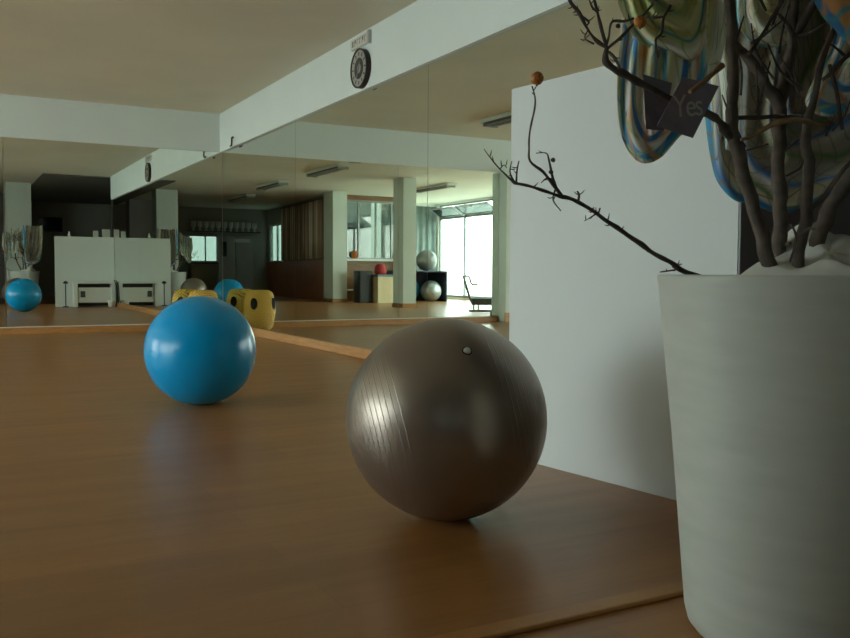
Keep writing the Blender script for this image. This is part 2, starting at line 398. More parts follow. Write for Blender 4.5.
# ------------------------------------------------------------------ windows of the left wall
M_port = []
for k, (a, b) in enumerate(bays):
    w = thing('window_%d' % (k+1), '', ''); del w['label']; del w['category']; w['kind'] = 'structure'
    m = mids[k]; X0, X1 = XL-0.10, XL-0.04
    obj('window_frame', BB([(X0, a, ZS, X1, a+0.06, ZT), (X0, b-0.06, ZS, X1, b, ZT), (X0, a+0.06, ZS, X1, b-0.06, ZS+0.07), (X0, a+0.06, ZT-0.05, X1, b-0.06, ZT), (X0, a+0.06, ZG-0.035, X1, b-0.06, ZG+0.035), (X0, m-0.035, ZS+0.07, X1, m+0.035, ZG-0.035), (X0, m-0.035, ZG+0.035, X1, m+0.035, ZT-0.05)]), M_frame, w)
    for (c, d) in ((a+0.06, m-0.035), (m+0.035, b-0.06)):
        obj('window_pane', B(XL-0.072, c, ZS+0.07, XL-0.066, d, ZG-0.035), M_glass, w)
        # hopper light, tipped into the room
        bm = bmesh.new(); L = 0.46; W = d-c-0.02
        box(bm, -0.02, 0, 0, 0.02, 0.04, L); box(bm, -0.02, W-0.04, 0, 0.02, W, L); box(bm, -0.02, 0.04, 0, 0.02, W-0.04, 0.04); box(bm, -0.02, 0.04, L-0.04, 0.02, W-0.04, L)
        box(bm, 0.02, W/2-0.03, L-0.06, 0.05, W/2+0.03, L-0.02)
        h = obj('hopper_frame', bm, M_frame, w); gl = obj('hopper_glass', B(-0.004, 0.04, 0.04, 0.004, W-0.04, L-0.04), M_hopper, h)
        h.location = (XL-0.04, c+0.01, ZG+0.04); h.rotation_euler = (0, math.radians(58), 0)
# window in the rear wall
w = thing('window_4', '', ''); del w['label']; del w['category']; w['kind'] = 'structure'
obj('window_frame', BB([(-1.38, YB-0.1, 1.15, -1.34, YB-0.04, 2.06), (-0.42, YB-0.1, 1.15, -0.38, YB-0.04, 2.06), (-1.34, YB-0.1, 2.02, -0.42, YB-0.04, 2.06), (-1.34, YB-0.1, 1.15, -0.42, YB-0.04, 1.19), (-0.98, YB-0.1, 1.19, -0.94, YB-0.04, 2.02)]), M_white, w)
obj('window_pane', B(-1.34, YB-0.075, 1.19, -0.42, YB-0.07, 2.02), M_dim, w)
# glazed partition frames
w = thing('window_5', '', ''); del w['label']; del w['category']; w['kind'] = 'structure'
fr = [(PX0+0.02, PY-0.09, 2.80, PX1, PY-0.03, 2.86), (PX0+0.02, PY-0.09, 1.20, PX1, PY-0.03, 1.24)]
for x in (PX0+0.02, -4.55, -4.05, -3.5, -3.0): fr.append((x, PY-0.09, 1.24, x+0.045, PY-0.03, 2.80))
obj('window_frame', BB(fr), M_frame, w)
obj('window_pane', B(PX0+0.03, PY-0.065, 1.24, PX1, PY-0.06, 2.80), M_side, w)
obj('window_sill', B(PX0, PY-0.1, 1.14, PX1, PY+0.12, 1.20, bev=0.004), M_whitep, w)
# small window in the curtained wall
w = thing('window_6', '', ''); del w['label']; del w['category']; w['kind'] = 'structure'
bm = bmesh.new()
for t in (0.70, 0.83, 0.957): skewbox(bm, t, t+0.012, 1.15, 2.45, -0.10, -0.04)
skewbox(bm, 0.70, 0.97, 2.40, 2.45, -0.10, -0.04); skewbox(bm, 0.70, 0.97, 1.15, 1.20, -0.10, 0.04)
obj('window_frame', bm, M_whitep, w)
bm = bmesh.new(); skewbox(bm, 0.712, 0.957, 1.2, 2.4, -0.072, -0.066); obj('window_pane', bm, M_dim, w)

# outside: terrace and a grey building block added to tone down the glazed view
struct('floor_terrace', BB([(-40, -40, -0.35, XL-T, 40, -0.12), (XL-T, -40, -0.35, 8, YB-T-0.01, -0.12)]), M_pave)
t = thing('added_grey_building', 'grey building block added outside to tone down the view through the glazed partition', 'building', (-4.6, -4.2, -0.12))
obj('facade', BB([(-6.1, -4.6, -0.12, -4.3, -3.2, 4.6), (-4.3, -4.6, -0.12, -4.1, -4.0, 4.6)]), M_facade, t)
for x in (-5.8, -4.95):
    obj('window', B(x, -3.2, 1.2, x+0.55, -3.16, 2.5), M_dgrey, t)

# ------------------------------------------------------------------ tall white partition box
Bx, By, Ang, BH = 2.143, 3.168, 0.1223, 1.59
Ln = 1.137
p1 = (Bx, By); p2 = (Bx+math.sin(Ang)*Ln, By-math.cos(Ang)*Ln); xe = X2-0.012
t = thing('white_partition', 'tall plain white boxed partition standing against the right mirror, behind the pot', 'partition', (2.8, 2.6, 0))
bm = bmesh.new(); prism(bm, [p1, p2, (xe, p2[1]), (xe, By)], 0.0, BH)
bmesh.ops.bevel(bm, geom=list(bm.edges), offset=0.004, segments=2, affect='EDGES')
obj('body', bm, M_white, t)
o = obj('shaded_end_panel', BB([(p2[0]+0.002, p2[1]-0.005, 0.0, xe, p2[1]-0.0005, BH)]), M_navy, t); o['label'] = 'dark navy end panel, shade put into its colour'  # end face lies in shade; the dark navy paints that in
# bench heater on its hidden side
t = thing('panel_heater', 'long white low heater casing standing behind the partition, seen in the far mirror', 'heater', (3.0, 3.35, 0))
obj('top', B(2.50, 3.19, 0.53, 3.38, 3.50, 0.57, bev=0.006), M_whitep, t)
for x in (2.50, 3.30): obj('leg', B(x, 3.20, 0, x+0.08, 3.48, 0.53, bev=0.004), M_whitep, t)
obj('front_panel', B(2.60, 3.40, 0.10, 3.29, 3.44, 0.44, bev=0.004), M_whitep, t)
obj('rear_panel', B(2.58, 3.20, 0.02, 3.30, 3.24, 0.53), M_dgrey, t)
obj('control_box', B(2.64, 3.44, 0.22, 2.74, 3.47, 0.36, bev=0.01), M_dgrey, t)
t = thing('pole_stand', 'thin black stand with a round foot and knob, beside the heater', 'stand', (2.34, 3.36, 0))
bm = bmesh.new(); lathe(bm, [(0, 0), (0.07, 0), (0.07, 0.015), (0.012, 0.03), (0, 0.03)], 24, (2.34, 3.36, 0)); obj('base', bm, M_black, t)
bm = bmesh.new(); tube(bm, [(2.34,3.36,0.03),(2.34,3.36,0.52)], 0.011); obj('pole', bm, M_black, t)
bm = bmesh.new(); lathe(bm, [(0, 0.52), (0.05, 0.53), (0.055, 0.55), (0.02, 0.585), (0, 0.585)], 20, (2.34, 3.36, 0)); obj('knob', bm, M_black, t)
bm = bmesh.new(); lathe(bm, [(0,0),(0.06,0),(0.09,0.15),(0.095,0.16),(0.085,0.16),(0.055,0.012),(0,0.012)], 28, (3.27, 3.66, 0)); tag(obj('white_bowl', bm, M_whitep, None, True), 'small white tub on the floor beside the low heater', 'tub')
t = thing('power_cable', 'cable hanging down the right mirror behind the partition', 'cable', (3.41, 3.3, 0.2))
bm = bmesh.new(); P, R = smooth_path([(3.405,3.24,0.90),(3.405,3.25,0.72),(3.40,3.23,0.6)], [0.008]*3); tube(bm, P, R); obj('white_lead', bm, M_whitep, t)
bm = bmesh.new(); P, R = smooth_path([(3.40,3.23,0.6),(3.40,3.27,0.58),(3.40,3.56,0.45),(3.39,3.58,0.2),(3.36,3.70,0.012)], [0.009]*5); tube(bm, P, R); obj('black_lead', bm, M_black, t)
# things on top of the partition
tag(obj('paper_box', B(3.24, 2.62, BH, 3.40, 2.74, BH+0.20, bev=0.004), M_whitep), 'white carton on top of the partition, against the mirror', 'carton')
t = thing('soap_bottle', 'small white bottle standing on top of the partition', 'bottle', (2.52, 2.6, BH))
bm = bmesh.new(); lathe(bm, [(0,0),(0.03,0),(0.032,0.07),(0.012,0.09),(0.012,0.10),(0,0.10)], 20, (2.52,2.6,BH)); obj('bottle_body', bm, M_whitep, t, True)
bm = bmesh.new(); lathe(bm, [(0,0.10),(0.016,0.10),(0.016,0.14),(0,0.14)], 16, (2.52,2.6,BH)); obj('cap', bm, M_whitep, t)

tag(obj('small_carton', B(3.06, 2.45, BH, 3.17, 2.55, BH+0.17, bev=0.004), M_whitep), 'small white carton in front of the bigger one on top of the partition', 'carton')

# ------------------------------------------------------------------ exercise balls
def gym_ball(name, label, x, y, R, mat, group=None, valve=None, z=0):
    bm = bmesh.new(); bmesh.ops.create_uvsphere(bm, u_segments=96, v_segments=64, radius=R)
    for v in bm.verts:      # rests on a small flattened patch
        if v.co.z < -R*0.985: v.co.z = -R*0.985
        v.co.z += R*0.985
    for v in bm.verts: v.co.z -= R*0.985
    o = obj(name, bm, mat, None, True); o.location = (x, y, z+R*0.985)
    tag(o, label, 'exercise ball', group)
    if valve:
        d = Vector(valve).normalized()
        b2 = bmesh.new(); lathe(b2, [(0,0.007),(0.009,0.007),(0.011,0.004),(0.0115,0.0),(0.012,-0.004),(0,-0.004)], 24)
        q = d.to_track_quat('Z', 'Y').to_matrix().to_4x4(); q.translation = d*R
        bmesh.ops.transform(b2, matrix=q, verts=b2.verts)
        vo = obj('valve_plug', b2, M_whitep, None, True); vo.parent = o; vo['label'] = 'small pale valve plug'
        b3 = bmesh.new(); lathe(b3, [(0.0122,0.001),(0.013,0.0025),(0.015,0.002),(0.017,-0.003)], 28); bmesh.ops.transform(b3, matrix=q, verts=b3.verts)
        vr = obj('valve_ring', b3, M_black, None, True); vr.parent = o
    return o
sx, sy = 1.433, 2.478
cs = Vector((sx, sy, 0.324))
dv = (at(467, 351, 1) - CAM).normalized()
oc = CAM - cs; bq = oc.dot(dv); tt = -bq - math.sqrt(bq*bq - (oc.dot(oc) - 0.329**2))
gym_ball('gym_ball', 'large shiny brown-grey exercise ball on the wooden floor, in front of the partition', sx, sy, 0.329, M_silver, valve=(CAM + dv*tt - cs))
gym_ball('gym_ball', 'bright blue exercise ball on the wooden floor, left of the brown-grey one', 1.345, 5.304, 0.331, M_blue, valve=(-0.3, 0.6, 0.7))

# yellow wicker drum near the mirrored corner
t = thing('wicker_stool', 'round yellow woven wicker stool by the corner of the mirrors, behind the blue ball', 'stool', (3.03, 11.8, 0))
bm = bmesh.new(); lathe(bm, [(0,0.0),(0.15,0.0),(0.19,0.06),(0.215,0.2),(0.22,0.3),(0.21,0.42),(0.18,0.52),(0.13,0.555),(0,0.56)], 48, (3.03,11.8,0)); obj('woven_body', bm, M_wicker, t, True)
for a in (-0.9, 0.75, 2.3, 3.9):
    n = Vector((math.cos(a), math.sin(a), 0)); c = Vector((3.03, 11.8, 0.37)) + n*0.222; s_ = Vector((-n.y, n.x, 0))
    bm = bmesh.new(); vs = [bm.verts.new(c + s_*0.05*math.cos(k*PI/12) + Vector((0,0,0.08))*math.sin(k*PI/12) - n*0.006*abs(math.cos(k*PI/12))) for k in range(24)]
    w2 = [bm.verts.new(v.co - n*0.03) for v in vs]; m0 = bm.verts.new(c)
    for k in range(24):
        bm.faces.new((vs[k], vs[(k+1)%24], m0)); bm.faces.new((vs[k], w2[k], w2[(k+1)%24], vs[(k+1)%24]))
    bm.faces.new(w2)
    obj('hole', bm, M_dark, t)

# ------------------------------------------------------------------ clock and plate on the beam
XB = X2-0.042
t = thing('wall_clock', 'round wall clock with dark rim and grey dial on the beam', 'clock', (XB, 7.42, 2.665))
def disc(bm, y, z, r0_, r1_, x0, x1, seg=48):
    # ring (or disc when r0_ = 0) facing -x
    prof = [(r1_, 0), (r1_, x0-x1)] + ([(r0_, x0-x1), (r0_, 0), (r1_, 0)] if r0_ else [(0, x0-x1)])
    n0 = len(bm.verts); b2 = bmesh.new(); lathe(b2, prof if r0_ else [(0,0)]+prof, seg)
    m = Matrix(((0,0,-1,x0),(0,1,0,y),(1,0,0,z),(0,0,0,1)))
    bmesh.ops.transform(b2, matrix=m, verts=b2.verts)
    me = bpy.data.meshes.new('tmp'); b2.to_mesh(me); b2.free(); bm.from_mesh(me); bpy.data.meshes.remove(me)
CY, CZ = 7.42, 2.665
def D(name, r0_, r1_, xa, xb, mat):
    bm = bmesh.new()
    prof = [(r0_, xa), (r1_, xa), (r1_, xb), (r0_, xb), (r0_, xa)] if r0_ else [(0, xa), (r1_, xa), (r1_, xb), (0, xb)]
    lathe(bm, prof, 64)
    m = Matrix(((0,0,-1,XB),(0,1,0,CY),(1,0,0,CZ),(0,0,0,1))); bmesh.ops.transform(bm, matrix=m, verts=bm.verts)
    return obj(name, bm, mat, t)
M_dial = paint('grey_dial', (0.38, 0.38, 0.36), 0.5); M_rim = paint('dark_brown_rim', (0.035, 0.025, 0.025), 0.4)
D('rim', 0.165, 0.178, 0.0, 0.05, M_rim)
D('backing', 0, 0.165, 0.002, 0.038, M_rim)
D('dial', 0, 0.162, 0.038, 0.042, M_dial)
D('inner_ring', 0.045, 0.095, 0.042, 0.045, M_rim)
for k in range(12):
    a = k*PI/6; c = Vector((XB-0.0425, CY+0.13*math.sin(a), CZ+0.13*math.cos(a)))
    s_ = Vector((0, math.cos(a), -math.sin(a)))*0.007; l = Vector((0, math.sin(a), math.cos(a)))*0.016; n = Vector((-0.0015,0,0))
    bm = bmesh.new(); v = [bm.verts.new(c+i*s_+j*l) for i, j in ((-1,-1),(1,-1),(1,1),(-1,1))]; w_ = [bm.verts.new(q.co+n) for q in v]
    bm.faces.new(v[::-1]); bm.faces.new(w_)
    for i in range(4): bm.faces.new((v[i], v[(i+1)%4], w_[(i+1)%4], w_[i]))
    obj('hour_mark', bm, M_rim, t)
for nme, a, ln in (('hour_hand', -0.5, 0.06), ('minute_hand', 2.75, 0.085)):
    bm = bmesh.new(); dvv = Vector((0, math.sin(a), math.cos(a))); tube(bm, [Vector((XB-0.05, CY, CZ))-dvv*0.015, Vector((XB-0.05, CY, CZ))+dvv*ln], [0.006, 0.003], 6); obj(nme, bm, M_dial, t)
# signal plate above it, standing off the beam
t = thing('name_plate', 'small cream plate with a row of grey characters above the clock', 'sign', (XB, 7.45, 2.91))
obj('plate', B(XB-0.03, 7.27, 2.868, XB-0.002, 7.64, 2.962, bev=0.003), paint('cream_card', (0.62,0.60,0.54), 0.7), t)
obj('side_bracket', B(XB-0.035, 7.235, 2.86, XB-0.002, 7.262, 2.975), M_steel, t)
bm = bmesh.new(); random.seed(3)
for i in range(6):
    y = 7.60-i*0.055
    box(bm, XB-0.032, y-0.008, 2.888, XB-0.0305, y, 2.942)
    box(bm, XB-0.032, y-0.034, random.choice([2.888, 2.912, 2.935]), XB-0.0305, y-0.008, random.choice([2.9425, 2.945]))
obj('characters', bm, paint('grey_characters', (0.24,0.22,0.2), 0.7), t)
# hook in the corner of the beams
bm = bmesh.new(); P, R = smooth_path([(XB-0.006,11.52,2.58),(XB-0.03,11.52,2.58),(XB-0.035,11.52,2.49),(XB-0.03,11.60,2.48)], [0.012]*4); tube(bm, P, R)
tag(obj('beam_hook', bm, M_black, None, True), 'small black hook on the beam near the far corner', 'hook')

# ------------------------------------------------------------------ ceiling lamps (off)
def lamp():
    t = thing('ceiling_lamp', '', 'ceiling lamp', (0, 0, 0))
    obj('housing', B(-0.14, -0.92, -0.055, 0.14, 0.92, -0.0, bev=0.01), M_col, t)
    bm = bmesh.new(); prism(bm, [(-0.13,-0.85),(0.13,-0.85),(0.13,0.85),(-0.13,0.85)], -0.06, -0.056); obj('reflector', bm, M_dgrey, t)
    for x in (-0.065, 0.065):
        b = bmesh.new(); tube(b, [(x,-0.83,-0.085),(x,0.83,-0.085)], 0.015, 10); obj('tube', b, M_dial, t)
    for y in (-0.86, 0.86): obj('end_cap', B(-0.12, y-0.02, -0.105, 0.12, y+0.02, -0.056, bev=0.004), M_dial, t)
    return t
def copy_tree(o, parent=None):
    c = o.copy(); C.objects.link(c); c.parent = parent
    for ch in list(o.children): copy_tree(ch, c)
    return c
l0 = lamp(); first = True
for x, y, lab in [(-0.05, 9.85, 'unlit fluorescent ceiling lamp nearest the far mirror wall'), (-0.25, 7.1, 'unlit fluorescent ceiling lamp, second from the far mirror wall'),
             (-0.27, 3.45, 'unlit fluorescent ceiling lamp over the step in the floor'), (-0.7, -0.5, 'unlit fluorescent ceiling lamp nearest the rear wall'),
             (-4.0, 5.0, 'unlit fluorescent ceiling lamp beside the tall windows')]:
    l = l0 if first else copy_tree(l0); first = False
    l.location = (x, y, HC); l['label'] = lab; l['group'] = 'fluorescent lamps on the ceiling'

# ------------------------------------------------------------------ curtained wall, counter, desk, rack
t = thing('wainscot', 'dark red-brown wood panelling along the curtained wall', 'panelling', (-2.6, 0, 0))
bm = bmesh.new(); skewbox(bm, 0.0, 0.99, 0.0, 1.13, 0.001, 0.03)
obj('panel_boards', bm, M_redwood, t)
bm = bmesh.new(); skewbox(bm, 0.0, 0.99, 1.131, 1.16, 0.001, 0.05); obj('cap_rail', bm, M_redwood, t)
for (ta, tb, lab) in ((0.02, 0.33, 'brown and beige striped curtain nearest the square column'), (0.35, 0.68, 'brown and beige striped curtain nearest the rear wall')):
    bm = bmesh.new(); N = 90; cols = []
    for i in range(N+1):
        tv = ta+(tb-ta)*i/N; off = 0.10+0.035*math.sin(i*0.9)+0.01*math.sin(i*2.3)
        x, y = skew(tv, off); cols.append([bm.verts.new((x, y, z)) for z in (1.2, 1.8, 2.4, 2.88)])
    for a, b in zip(cols, cols[1:]):
        for k in range(3): bm.faces.new((a[k], b[k], b[k+1], a[k+1]))
    o = obj('curtain', bm, M_curtain, None, True); md = o.modifiers.new('s', 'SOLIDIFY'); md.thickness = 0.004
    tag(o, lab, 'curtain', 'striped curtains')
bm = bmesh.new(); tube(bm, [(*skew(0.0, 0.1), 2.90), (*skew(0.7, 0.1), 2.90)], 0.018, 10); tag(obj('curtain_rail', bm, M_dgrey), 'dark rail carrying the striped curtains', 'curtain rail')
# grey curtain in the alcove
bm = bmesh.new(); cols = []
for i in range(61):
    x = -6.85+1.7*i/60; y = 0.08+0.03*math.sin(i*0.8)
    cols.append([bm.verts.new((x, y, z)) for z in (0.05, 1.2, 2.3, 2.9)])
for a, b in zip(cols, cols[1:]):
    for k in range(3): bm.faces.new((a[k], b[k], b[k+1], a[k+1]))
o = obj('curtain', bm, M_gcurt, None, True); o.modifiers.new('s', 'SOLIDIFY').thickness = 0.004
tag(o, 'full-length grey-green curtain at the end of the windows', 'curtain')
# black cabinet, birch desk, red bag, orange tub
t = thing('black_cabinet', 'small black cabinet between the square column and the birch desk', 'cabinet', (-3.05, 2.85, 0))
obj('body', B(-3.24, 2.6, 0, -2.86, 3.0, 0.86, bev=0.006), M_black, t); obj('door', B(-3.22, 3.0, 0.04, -2.88, 3.015, 0.82, bev=0.003), M_black, t)
t = thing('birch_desk', 'pale birch desk with a blue-grey top in front of the glazed partition', 'desk', (-3.8, 3.0, 0))
obj('desk_top', B(-4.15, 2.62, 0.70, -3.26, 3.30, 0.76, bev=0.006), M_bluetop, t)
obj('front_panel', B(-4.13, 3.24, 0.0, -3.28, 3.27, 0.70), M_pale, t)
for x in (-4.13, -3.31): obj('side_panel', B(x, 2.64, 0, x+0.03, 3.24, 0.70), M_pale, t)
bm = bmesh.new(); lathe(bm, [(0,0),(0.13,0),(0.16,0.06),(0.15,0.2),(0.10,0.27),(0.05,0.29),(0,0.29)], 24, (-3.50, 2.95, 0.76)); tag(obj('red_bag', bm, M_red, None, True), 'red cloth bag on the birch desk', 'bag')
bm = bmesh.new(); lathe(bm, [(0,0),(0.07,0),(0.09,0.2),(0.10,0.2),(0.10,0.215),(0,0.215)], 24, (-3.32, 1.63, 1.20)); tag(obj('orange_tub', bm, M_orange, None, True), 'orange tub on the white sill', 'tub')
tag(obj('wall_rail', (lambda b: (tube(b, [(-2.8, 1.75, 0.32), (-3.3, 1.75, 0.32)], 0.02, 12), tube(b, [(-2.85, 1.75, 0.32), (-2.85, 1.601, 0.32)], 0.012, 8), tube(b, [(-3.25, 1.75, 0.32), (-3.25, 1.601, 0.32)], 0.012, 8), b)[-1])(bmesh.new()), M_whitep), 'short white rail low on the amber wood front', 'rail')
# ball rack
t = thing('ball_rack', 'navy open-fronted rack holding exercise balls near the windows', 'rack', (-5.1, 2.3, 0))
obj('top_board', B(-5.66, 1.75, 0.83, -4.3, 2.85, 0.87), M_rack, t)
for x in (-5.66, -4.32): obj('side_panel', B(x, 1.75, 0, x+0.04, 2.85, 0.83), M_rack, t)
obj('rear_panel', B(-5.62, 1.75, 0, -4.32, 1.78, 0.83), M_rack, t)
M_teal = ball_mat('teal_vinyl', (0.02,0.25,0.38), 0.0, 0.3, tuple(_a)); M_grey2 = ball_mat('light_grey_vinyl', (0.26,0.28,0.27), 0.2, 0.3, tuple(_a)); M_pearl = ball_mat('pearl_vinyl', (0.45,0.5,0.5), 0.6, 0.3, tuple(_a))
gym_ball('gym_ball', 'pearl grey exercise ball inside the navy rack', -5.26, 2.62, 0.30, M_pearl)
gym_ball('gym_ball', 'teal exercise ball inside the navy rack, towards its middle', -4.76, 2.16, 0.33, M_teal)
gym_ball('gym_ball', 'light grey exercise ball on top of the navy rack', -5.22, 2.42, 0.30, M_grey2, z=0.87)
# sit-up bench by the windows
t = thing('exercise_bench', 'low dark padded exercise bench with upright handle by the windows', 'exercise bench', (-3.2, 8.6, 0))
ex = Vector((-0.878, 0.479, 0)); ey = Vector((0.479, 0.878, 0)); o0 = Vector((-2.95, 8.45, 0))
def eb(u, v, z): return o0 + ex*u + ey*v + Vector((0,0,z))
def obox(bm, u0_, v0_, z0, u1_, v1_, z1):
    vs = [bm.verts.new(eb(u, v, z)) for z in (z0, z1) for u, v in ((u0_,v0_),(u1_,v0_),(u1_,v1_),(u0_,v1_))]
    for q in ((3,2,1,0),(4,5,6,7),(0,1,5,4),(1,2,6,5),(2,3,7,6),(3,0,4,7)): bm.faces.new([vs[i] for i in q])
bm = bmesh.new(); obox(bm, 0.06, 0.0, 0.14, 1.35, 0.36, 0.28); obj('pad', bm, M_dgrey, t)
bm = bmesh.new(); obox(bm, 0.0, 0.02, 0.0, 1.25, 0.32, 0.03); obj('base_rail', bm, M_dgrey, t)
for u in (0.1, 0.2): 
    bm = bmesh.new(); tube(bm, [eb(u, 0.17, 0.03), eb(u, 0.17, 0.15)], 0.02); obj('leg', bm, M_steel, t)
bm = bmesh.new(); tube(bm, [eb(1.1, 0.17, 0.03), eb(1.1, 0.17, 0.15)], 0.02); obj('leg', bm, M_steel, t)
for v in (0.05, 0.29):
    bm = bmesh.new(); P, R = smooth_path([eb(0.08, v, 0.15), eb(0.0, v, 0.34), eb(-0.09, v, 0.64), eb(-0.12, v, 0.74)], [0.022]*4); tube(bm, P, R); obj('upright', bm, M_frame, t)
bm = bmesh.new(); P, R = smooth_path([eb(-0.12, 0.05, 0.74), eb(0.0, 0.05, 0.73), eb(0.06, 0.05, 0.58), eb(0.20, 0.05, 0.56)], [0.02]*4); tube(bm, P, R); tube(bm, [eb(-0.12,0.05,0.74), eb(-0.12,0.29,0.74)], 0.02); obj('handle', bm, M_frame, t)

# ------------------------------------------------------------------ rear wall fittings
t = thing('grey_double_door', 'dark grey double door in the rear wall', 'door', (-2.0, YB+0.05, 0))
obj('leaf', B(-2.60, YB+0.002, 0.0, -1.99, YB+0.05, 2.04, bev=0.004), M_doorgrey, t); obj('leaf', B(-1.97, YB+0.002, 0.0, -1.38, YB+0.05, 2.04, bev=0.004), M_doorgrey, t)
bm = bmesh.new(); tube(bm, [(-2.04, YB+0.08, 0.95), (-2.04, YB+0.08, 1.15)], 0.012); obj('handle', bm, M_steel, t)
tag(obj('door_sign', B(-2.50, YB+0.052, 1.84, -1.93, YB+0.06, 1.96), M_whitep), 'plain white strip sign at the top of the grey door', 'sign')
tag(obj('notice_board', B(-1.66, YB+0.052, 1.35, -1.50, YB+0.065, 1.85), M_black), 'narrow black notice board on the grey door', 'notice board')
tag(obj('wall_shelf', B(-2.85, YB+0.002, 2.17, -0.30, YB+0.2, 2.20), M_dgrey), 'long dark shelf high on the rear wall', 'shelf')
bm = bmesh.new(); lathe(bm, [(0,0),(0.05,0),(0.055,0.03),(0.03,0.06),(0.03,0.09),(0.085,0.15),(0.09,0.33),(0.08,0.33),(0.06,0.16),(0,0.13)], 20)
c0 = obj('trophy_cup', bm, M_whitep, None, True)
for i in range(11):
    c = c0 if i == 0 else c0.copy()
    if i: C.objects.link(c)
    c.location = (-0.52-0.212*i, YB+0.1, 2.20); tag(c, 'pale trophy cup in the row on the high rear shelf', 'cup', 'cups on the high rear shelf')
t = thing('reception_desk', 'beige reception desk below the rear window', 'desk', (-0.7, YB+0.6, 0))
obj('desk_body', B(-1.10, YB+0.35, 0, -0.25, YB+0.85, 1.08, bev=0.01), paint('beige_laminate', (0.30,0.28,0.22), 0.5), t)
obj('desk_top', B(-1.15, YB+0.3, 1.08, -0.2, YB+0.9, 1.12, bev=0.006), M_dgrey, t)
t = thing('wall_mounted_television', 'black wall-mounted television on the rear wall', 'television', (2.9, YB+0.05, 2.3))
obj('casing', B(2.55, YB+0.002, 2.05, 3.25, YB+0.07, 2.5, bev=0.01), M_black, t); obj('screen', B(2.58, YB+0.071, 2.08, 3.22, YB+0.074, 2.47), paint('dark_glossy_screen', (0.01,0.012,0.015), 0.08), t)
t = thing('red_stool', 'low red stool beside the reception desk', 'stool', (-1.5, YB+0.7, 0))
bm = bmesh.new(); lathe(bm, [(0,0.4),(0.17,0.4),(0.18,0.43),(0.17,0.46),(0,0.46)], 24, (-1.5,YB+0.7,0)); obj('seat', bm, M_red, t)
for a in range(4):
    bm = bmesh.new(); ca, sa = math.cos(a*PI/2+0.7), math.sin(a*PI/2+0.7); tube(bm, [(-1.5+0.17*ca, YB+0.7+0.17*sa, 0), (-1.5+0.11*ca, YB+0.7+0.11*sa, 0.4)], 0.014); obj('leg', bm, M_steel, t)
t = thing('storage_rack', 'tall dark storage rack against the rear wall', 'rack', (0.9, YB+0.3, 0))
for x in (0.2, 1.2): obj('side_panel', B(x, YB+0.002, 0, x+0.03, YB+0.4, 1.9), M_dgrey, t)
for z in (0.1, 0.7, 1.3, 1.87): obj('shelf', B(0.23, YB+0.002, z, 1.2, YB+0.4, z+0.03), M_dgrey, t)

# ------------------------------------------------------------------ potted branches
PC = CAM + fw*1.92 + rt*0.847; PCX, PCY = PC.x, PC.y
pot = thing('flower_pot', 'tall tapered white pot holding bare branches, at the right edge', 'pot', (PCX, PCY, 0))
bm = bmesh.new()
lathe(bm, [(0,0.0),(0.215,0.0),(0.236,0.006),(0.249,0.022),(0.256,0.05),(0.289,0.42),(0.327,0.782),(0.330,0.794),(0.327,0.80),(0.316,0.80),(0.312,0.79),(0.272,0.72),(0.25,0.70),(0,0.70)], 128, (PCX, PCY, 0))
o = obj('pot_body', bm, M_pot, pot, True)
# crumpled wrap filling the pot
bm = bmesh.new(); NR, NS = 26, 96; rings = []
WC = CAM + fw*1.95 + rt*0.895; WP = at(812, 225, 2.06)
for i in range(NR+1):
    rr = 0.235*i/NR; ring = []
    for k in range(NS):
        a = 2*PI*k/NS; x = WC.x+rr*math.cos(a); y = WC.y+rr*math.sin(a)
        n = noise.noise(Vector((x*9, y*9, 0.3)))*0.03 + noise.noise(Vector((x*23, y*23, 4)))*0.012
        gq = (Vector((x, y, 0)) - Vector((WP.x, WP.y, 0))).length
        z = 0.835 + n + 0.085*math.exp(-(gq/0.09)**2) - 0.12*(rr/0.235)**3.5 + 0.02*math.sin(a*5+1)*(rr/0.235)
        ring.append(bm.verts.new((x, y, z)) if i else None)
    if i == 0: ring = [bm.verts.new((WC.x, WC.y, 0.842))]
    rings.append(ring)
for k in range(NS): bm.faces.new((rings[0][0], rings[1][k], rings[1][(k+1)%NS]))
for a, b in zip(rings[1:], rings[2:]):
    for k in range(NS): bm.faces.new((a[k], b[k], b[(k+1)%NS], a[(k+1)%NS]))
o = obj('crumpled_wrap', bm, M_wrap, pot, True); o['label'] = 'crumpled grey-white wrap over the pot mouth'

tree = thing('bare_branches', 'thick bare grey-brown branches standing in the white pot', 'branches', (PCX, PCY, 0.72))
def br(name, pts, mat=M_bark, seg=9, lump=0.10, n=5, thorns=0):
    """pts: (px, py, distance, radius in px)"""
    P, R = smooth_path([at(a, b, d) for a, b, d, r in pts], [r*d/F for a, b, d, r in pts], n)
    for i in range(len(P)):
        R[i] *= 1 + lump*noise.noise(P[i]*40)*2
        P[i] = P[i] + Vector((noise.noise(P[i]*30), noise.noise(P[i]*30+Vector((9,0,0))), noise.noise(P[i]*30+Vector((0,9,0)))))*R[i]*0.5
    bm = bmesh.new(); tube(bm, P, R, seg)
    for k in range(thorns):
        i = random.randrange(2, len(P)-2); d = Vector((random.uniform(-1,1), random.uniform(-1,1), random.uniform(-0.3,1))).normalized()
        tube(bm, [P[i], P[i]+d*(R[i]+0.005), P[i]+d*(R[i]+0.011)+Vector((0,0,0.003))], [R[i]*0.5, 0.0013, 0.0004], 5)
    return obj(name, bm, mat, tree, True)
random.seed(11)
br('stem', [(782,300,1.95,7.5),(770,261,1.92,7),(750,198,1.88,6.6),(737,148,1.86,6.5),(732,128,1.85,6.2),(733,85,1.84,5.5),(732,40,1.83,5.2),(730,0,1.82,5),(724,-80,1.80,4),(712,-190,1.78,2.5)])
